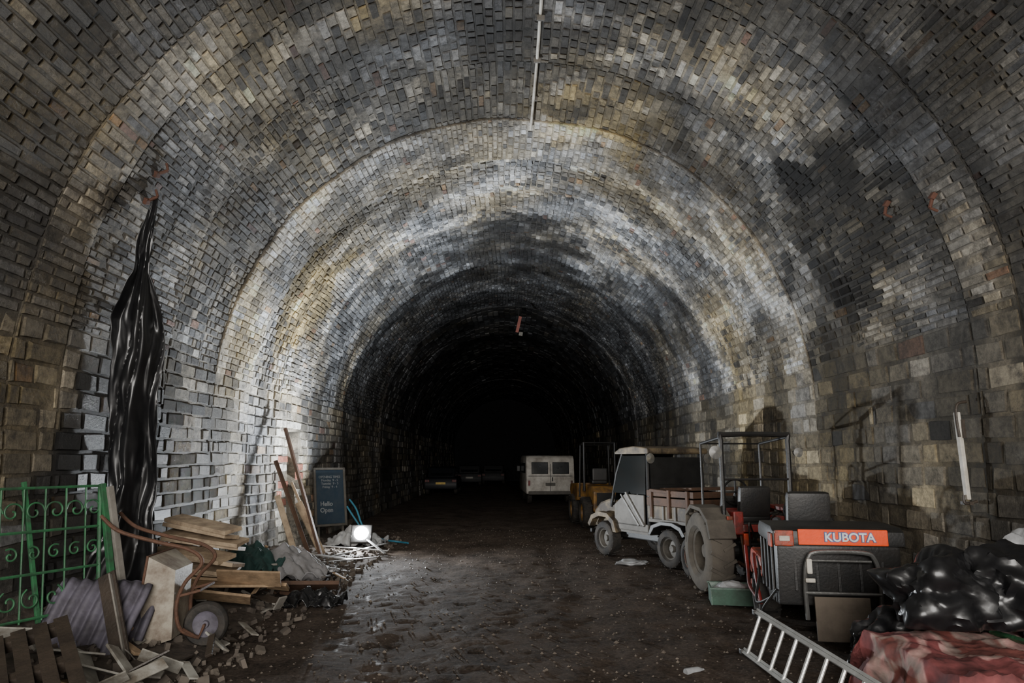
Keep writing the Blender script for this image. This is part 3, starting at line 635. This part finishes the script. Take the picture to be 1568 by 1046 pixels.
w.node_tree.nodes['Background'].inputs['Color'].default_value=(.5,.6,.8,1); w.node_tree.nodes['Background'].inputs['Strength'].default_value=.05

# ---------------------------------------------------------------- left side: heap and debris
rubm=M('rubble_soil',(.09,.072,.057),.85,dirt=(.025,.02,.017),dscale=9,damt=.9,bump=.8,bscale=25)
def heap(u,v):
    y=4.0+12.5*v; x=-4.12+1.9*u
    edge=.75+.25*nz(y*.6,1)
    h=.42*max(0,1-u/edge)**1.1*(1 if y<11 else max(.2,1-(y-11)/4))*(1 if y>5 else .7)
    h*=1+.5*nz(x*2,y*1.5,4)
    return (x,y,h-.03*(u>edge)+.05*nz(x*5,y*5,2)*min(1,h*6)-.012)
mkobj('rubble_heap',[grid(heap,40,160)],rubm,smooth=True)
st=[];rg=random.Random(4)
for i in range(900):
    u=.03+.97*rg.random()**.8; v=rg.random(); x,y,z=heap(u,v); s=rg.uniform(.012,.055)
    st.append(box((x,y,max(z,0)+s*.2),(s*rg.uniform(.7,1.8),s*rg.uniform(.7,1.8),s*.8),(rg.uniform(0,360),rg.uniform(0,360),rg.uniform(0,360))))
mkobj('broken_brick_rubble',st,M('broken_brick',(.12,.10,.08),.85,dirt=(.04,.03,.025),damt=.9,dscale=1.5))
def plank(p0,p1,w=.14,t=.025,roll=0):
    p0=Vector(p0);p1=Vector(p1); d=p1-p0; L_=d.length; d.normalize()
    up=Vector((0,0,1))
    if abs(d.z)>.95: up=Vector((1,0,0))
    sx=d.cross(up).normalized(); uz=sx.cross(d)
    sx2=sx*math.cos(roll)+uz*math.sin(roll); uz2=sx2.cross(d)
    v,f=box((0,0,0),(w,L_,t),bev=min(t,.02)*.2)
    c=(p0+p1)/2
    return [tuple(c+sx2*q[0]+d*q[1]+uz2*q[2]) for q in v],f
TP=Asm('scrap_timber_pile')
TP.add('stacked_boards',[plank((-4.05,8.35+.05*i,.50+.08*i),(-3.2+.05*(i%3),8.6-.1*(i%4),.38+.08*i),.40-.02*i,.045,.14*(-1)**i) for i in range(8)],wood2)
TP.add('pale_boards',[plank((-4.0,8.2,.45),(-3.05,8.5,.34),.18,.03,.2),plank((-3.8,8.0,.40),(-2.75,8.6,.30),.24,.03,-.1),plank((-3.6,8.7,.34),(-2.6,8.7,.24),.18,.04,.5),plank((-3.5,8.0,.3),(-2.85,8.15,.2),.2,.03,.6),plank((-3.3,8.3,.42),(-2.6,8.4,.38),.26,.025,.8)],wood)
TP.add('long_dark_plank',[plank((-3.95,8.9,.22),(-2.15,9.4,.14),.24,.05,.45),plank((-3.4,9.5,.1),(-2.2,9.1,.05),.15,.04)],wbrown)
bits=[];rg=random.Random(9)
for i in range(96):
    y=rg.uniform(5.3,11.4); x=rg.uniform(-3.95,-2.5); z=max(.04,.40*(1-(x+4.3)/1.8))+rg.uniform(0,.08); a=rg.uniform(0,2*pi); l=rg.uniform(.12,.45)
    bits.append(plank((x,y,z),(max(-4.0,x+l*math.cos(a)*.7),y+l*math.sin(a),max(.03,z+rg.uniform(-.14,.14))),rg.uniform(.03,.12),rg.uniform(.01,.03),rg.uniform(-.5,.5)))
TP.add('offcuts',bits[:26],wgrey); TP.add('brown_offcuts',bits[26:50],wood); TP.add('dark_offcuts',bits[50:],wdark)
LPz=Asm('leaning_timber_poles')
LPz.add('poles',[plank((-3.22,12.7,.02),(-4.08,12.95,2.35),.06,.05),plank((-3.32,12.4,.02),(-4.08,12.5,1.75),.07,.04,.4)],wbrown)
LPz.add('boards',[plank((-3.3,13.1,.02),(-3.75,12.9,1.0),.14,.03,1.1),plank((-3.5,12.2,.02),(-3.95,12.3,1.15),.10,.03,.8),plank((-3.4,13.4,.0),(-4.0,13.25,1.35),.05,.05)],wood2)
Sg=Asm('opening_hours_sign',(-3.86,15.9,.3),(-10,0,42))
Sg.add('panel',[box((0,0,.65),(.70,.03,1.2))],M('navy_sign_face',(.02,.04,.065),.4,dirt=(.05,.065,.08)))
Sg.add('frame',[box((sx*.37,-.01,.65),(.05,.06,1.3),bev=.008) for sx in(-1,1)]+[box((0,-.01,.65+sz*.63),(.78,.06,.05),bev=.008) for sz in(-1,1)]+[box((-.3,.02,-.13),(.05,.04,.32)),box((.3,.02,-.13),(.05,.04,.32))],greyp)
tdim=M('faded_lettering',(.3,.32,.33),.6,bump=0)
text('OPENING TIMES\nMonday  9 - 5\nTuesday  9 - 5\nFriday  9 - 4',Sg.e,(0,-.022,.98),(90,0,0),.075,tdim,'sign_text_top',off=.0)
text('Hello\nOpen',Sg.e,(-.1,-.022,.42),(90,0,0),.14,tdim,'sign_text_bottom',off=.002)
def clothblob(name,c,s,seed,mat):
    def f(u,v):
        x=(u-.5)*2; y=(v-.5)*2; r=math.hypot(x,y)
        z=s[2]*max(0,1-r**1.6)*(1+.5*nz(x*1.5,y*1.5,seed))+.10*abs(nz(x*2.5,y*2.5,seed+1))*2+.05*abs(nz(x*7,y*7,seed+4))
        return (c[0]+x*s[0]*(1+.15*nz(y*2,seed)),c[1]+y*s[1]*(1+.15*nz(x*2,seed)),c[2]+z)
    mkobj(name,[grid(f,60,60)],mat,smooth=True,solid=.008)
clothblob('crumpled_grey_sheet',(-3.15,10.5,.06),(.6,.6,.36),2.3,M('grey_fabric',(.24,.235,.24),.85,dirt=(.12,.11,.10),bump=.5))
clothblob('crumpled_green_sheet',(-3.55,10.1,.22),(.42,.5,.3),5.3,M('dark_green_fabric',(.015,.05,.045),.7,dirt=(.01,.03,.025),bump=.5))
clothblob('pale_tarpaulin',(-3.05,14.8,.03),(.6,.5,.25),9.1,greybag)
clothblob('black_plastic_sheet',(-2.35,8.9,.0),(.38,.25,.10),7.1,blackp)
mkobj('scrap_metal_strips',[plank((-3.3,12.2,.05),(-2.3,14.2,.12),.05,.02),plank((-3.5,13.2,.2),(-2.2,13.6,.05),.06,.02),plank((-3.2,11.9,.06),(-2.1,13.0,.03),.04,.02),plank((-3.0,14.6,.3),(-2.2,13.3,.04),.05,.02),plank((-3.6,12.6,.15),(-2.6,12.5,.03),.12,.02)],steel)
mkobj('blue_hose',[tube([(-3.4,15.6,.9),(-3.2,15.4,.7),(-3.0,15.2,.35),(-2.7,15.1,.12),(-2.3,15.3,.03),(-2.0,15.0,.03)],.02),tube([(-3.45,15.6,.75),(-3.25,15.5,.5),(-3.0,15.5,.2),(-2.6,15.6,.03)],.02)],M('blue_plastic',(.04,.2,.3),.4),smooth=True)

# wheelbarrow standing on its nose
Wh=Asm('wheelbarrow',(-2.88,6.95,0),(0,0,6))
ox=-.20
tv=[(ox,-.20,.12),(ox,.20,.12),(ox,.24,.74),(ox,-.24,.74),(ox-.30,-.33,.04),(ox-.30,.33,.04),(ox-.22,.34,.88),(ox-.22,-.34,.88)]
tf=[(0,1,2,3),(0,4,5,1),(1,5,6,2),(2,6,7,3),(3,7,4,0)]
barrowm=M('dirty_galvanised_tray',(.40,.36,.29),.6,.1,dirt=(.15,.11,.08),damt=.9)
Wh.add('tray',[(tv,tf)],barrowm,solid=.01)
Wh.add('tray_rim',[tube([tv[4],tv[5],tv[6],tv[7],tv[4]],.012,k=1)],rust)
for sy in(-1,1):
    Wh.add('handle',[tube([(0,sy*.06,.1),(-.14,sy*.16,.2),(-.18,sy*.2,.42),(-.12,sy*.2,.62),(.02,sy*.2,.8),(-.10,sy*.2,.92),(-.42,sy*.2,1.0),(-.75,sy*.2,1.1),(-.92,sy*.2,1.24)],.018)],rust,smooth=True)
Wh.add('legs',[tube([(-.18,-.2,.5),(0.02,-.22,.55),(0.02,.22,.55),(-.18,.2,.5)],.013,k=1)],rust,smooth=True)
Wh.add('tyre',[lathe([(.12,-.03),(.15,-.045),(.185,-.045),(.205,-.02),(.205,.02),(.185,.045),(.15,.045),(.12,.03),(.12,-.03)],(.04,0,.21),axis='y',n=30)],tyre,smooth=True)
Wh.add('wheel_rim',[lathe([(0,-.04),(.03,-.04),(.035,-.01),(.1,-.01),(.125,-.03),(.125,.03),(.1,.01),(.035,.01),(.03,.04),(0,.04)],(.04,0,.21),axis='y',n=30)],corr,smooth=True)
Wh.add('axle_stays',[tube([(.04,sy*.06,.21),(0,sy*.07,.1),(-.12,sy*.16,.2)],.014,k=1) for sy in(-1,1)]+[tube([(.04,-.08,.21),(.04,.08,.21)],.012,k=1)],rust)
def corrf(p0,e1,e2,n,amp):
    p0=Vector(p0);e1=Vector(e1);e2=Vector(e2); nn=e1.cross(e2).normalized()
    return grid(lambda u,v: p0+e1*u+e2*v+nn*(amp*math.sin(v*n*2*pi)+.03*nz(u*2,v*2)),10,n*10)
mkobj('corrugated_sheet',[corrf((-3.95,6.0,.20),(.04,.42,.52),(.74,.10,-.08),7,.022),corrf((-3.72,6.35,.22),(.05,.25,.46),(.50,.16,-.06),5,.022)],corr,smooth=True,solid=.008)
Lb=Asm('leaning_panel')
Lb.add('panel',[plank((-3.12,6.02,.10),(-3.50,6.35,.76),.15,.025,.9)],wdark)
Lb.add('edging',[plank((-3.07,5.99,.10),(-3.45,6.31,.77),.015,.04,.9)],wgrey)
brk=M('broken_white_board',(.38,.37,.33),.6,dirt=(.12,.10,.075),damt=.95,dscale=3,lo=.38,hi=.6)
mkobj('broken_white_panels',[plank((-3.25,5.5,.26),(-2.85,5.62,.12),.18,.015,.35),plank((-3.1,5.8,.3),(-2.75,5.55,.1),.12,.02,.5),plank((-4.0,5.7,.42),(-3.75,5.9,.36),.16,.015,.8),plank((-2.85,5.4,.12),(-2.62,5.7,.2),.10,.012,-.6),plank((-3.5,5.6,.33),(-3.15,5.8,.24),.16,.015,.2),plank((-2.75,6.8,.16),(-2.5,6.6,.06),.08,.02,.5),plank((-2.7,7.5,.1),(-2.45,7.2,.05),.08,.015,.3),plank((-3.0,5.3,.1),(-2.75,5.4,.2),.10,.012,.9),plank((-2.65,6.1,.1),(-2.45,5.85,.04),.08,.015,.2),plank((-2.95,5.95,.2),(-2.65,6.05,.06),.14,.012,.9),plank((-3.3,5.7,.3),(-3.0,5.35,.16),.2,.012,.6),plank((-2.8,5.15,.06),(-2.5,5.35,.14),.12,.012,.5)],brk)
Pl=Asm('wooden_pallet',(-3.38,4.72,.27),(14,16,-50))
Pl.add('slats',[box((0,-.5+.13*i,.05),(1.1,.09,.02),bev=.003) for i in range(9)],wdark)
Pl.add('bearers',[box((-.5+.5*i,0,0),(.08,1.1,.08)) for i in range(3)],wdark)
Gt=Asm('green_ornamental_gate',(-3.90,6.15,.42),(-7,0,66),.92)
bars=[]
W_=1.1; H_=1.2
bars+=[tube([(sx*W_/2,0,0),(sx*W_/2,0,H_)],.02,n=6,k=1) for sx in(-1,1)]
bars+=[tube([(-W_/2,0,z),(W_/2,0,z)],.014,n=6,k=1) for z in(.03,.42,.8,H_)]
bars+=[tube([(x,0,.0),(x,0,H_)],.009,n=6,k=1) for x in(-.4,-.2,0,.2,.4)]
def scroll(cx,cz,r,s=1,t0=0):
    return tube([(cx+s*r*(1-t/14)*math.cos(t0+t*.62),0,cz+r*(1-t/14)*math.sin(t0+t*.62)) for t in range(13)],.009,n=6,k=3)
for cx in(-.48,-.3,-.1,.1,.3,.48):
    bars.append(scroll(cx,.98,.1,1 if cx<0 else -1)); bars.append(scroll(cx,.2,.1,1 if cx<0 else -1,2)); bars.append(scroll(cx,.6,.07,-1 if cx<0 else 1,1))
Gt.add('ironwork',bars,greenp,smooth=True)
Gt.add('posts',[box((.64,-.02,.55),(.06,.05,1.35),(0,-7,0),bev=.008),box((-.1,.03,.62),(.04,.03,1.3),(0,-8,0),bev=.005)],greenp)
Gt.add('wooden_post',[box((.72,-.05,.52),(.07,.05,1.35),(0,-9,0),bev=.008)],wgrey)

key=[(4.6,-3.80,7.25,.03),(4.2,-3.85,7.25,.07),(3.75,-3.9,7.3,.09),(3.5,-3.92,7.35,.19),(3.25,-3.94,7.4,.25),(2.6,-3.96,7.5,.26),(2.0,-3.96,7.6,.25),(1.5,-3.95,7.65,.24),(1.1,-3.98,7.65,.26),(.8,-3.98,7.6,.33),(.55,-3.95,7.5,.36),(.42,-3.93,7.4,.30)]
kz=[k[0] for k in key][::-1]
def kin(z,i): return float(np.interp(z,kz,[k[i] for k in key][::-1]))
def poly(u,v):
    z=4.6-4.18*v; a=(u-.5)*2
    w_=kin(z,3)*(1+.22*nz(v*8,a*.5,40)+.12*nz(v*20,a,44))
    fold=.05*math.sin(a*4.2+v*4)+.06*nz(a*1.6,v*5,3)+.05*abs(nz(a*2.4+v*5,v*6,5))+.02*nz(a*5,v*14,9)
    x=kin(z,1)+a*w_*.86+fold*.3+.04*nz(v*6,1,50); y=kin(z,2)-.12+a*w_*.42-fold*min(1,w_*5)*1.1
    return (x,y,z)
mkobj('hanging_black_polythene',[grid(poly,50,240)],blackp,smooth=True,solid=.003)

# ---------------------------------------------------------------- camera
cd=bpy.data.cameras.new('camera'); cam=bpy.data.objects.new('camera',cd); col.objects.link(cam)
cd.sensor_width=36; cd.lens=24; cd.clip_end=200; cd.clip_start=.05
cam.location=(0,0,1.75); cam.rotation_euler=(rad(90+9.9),0,rad(-.77))
scene.camera=cam
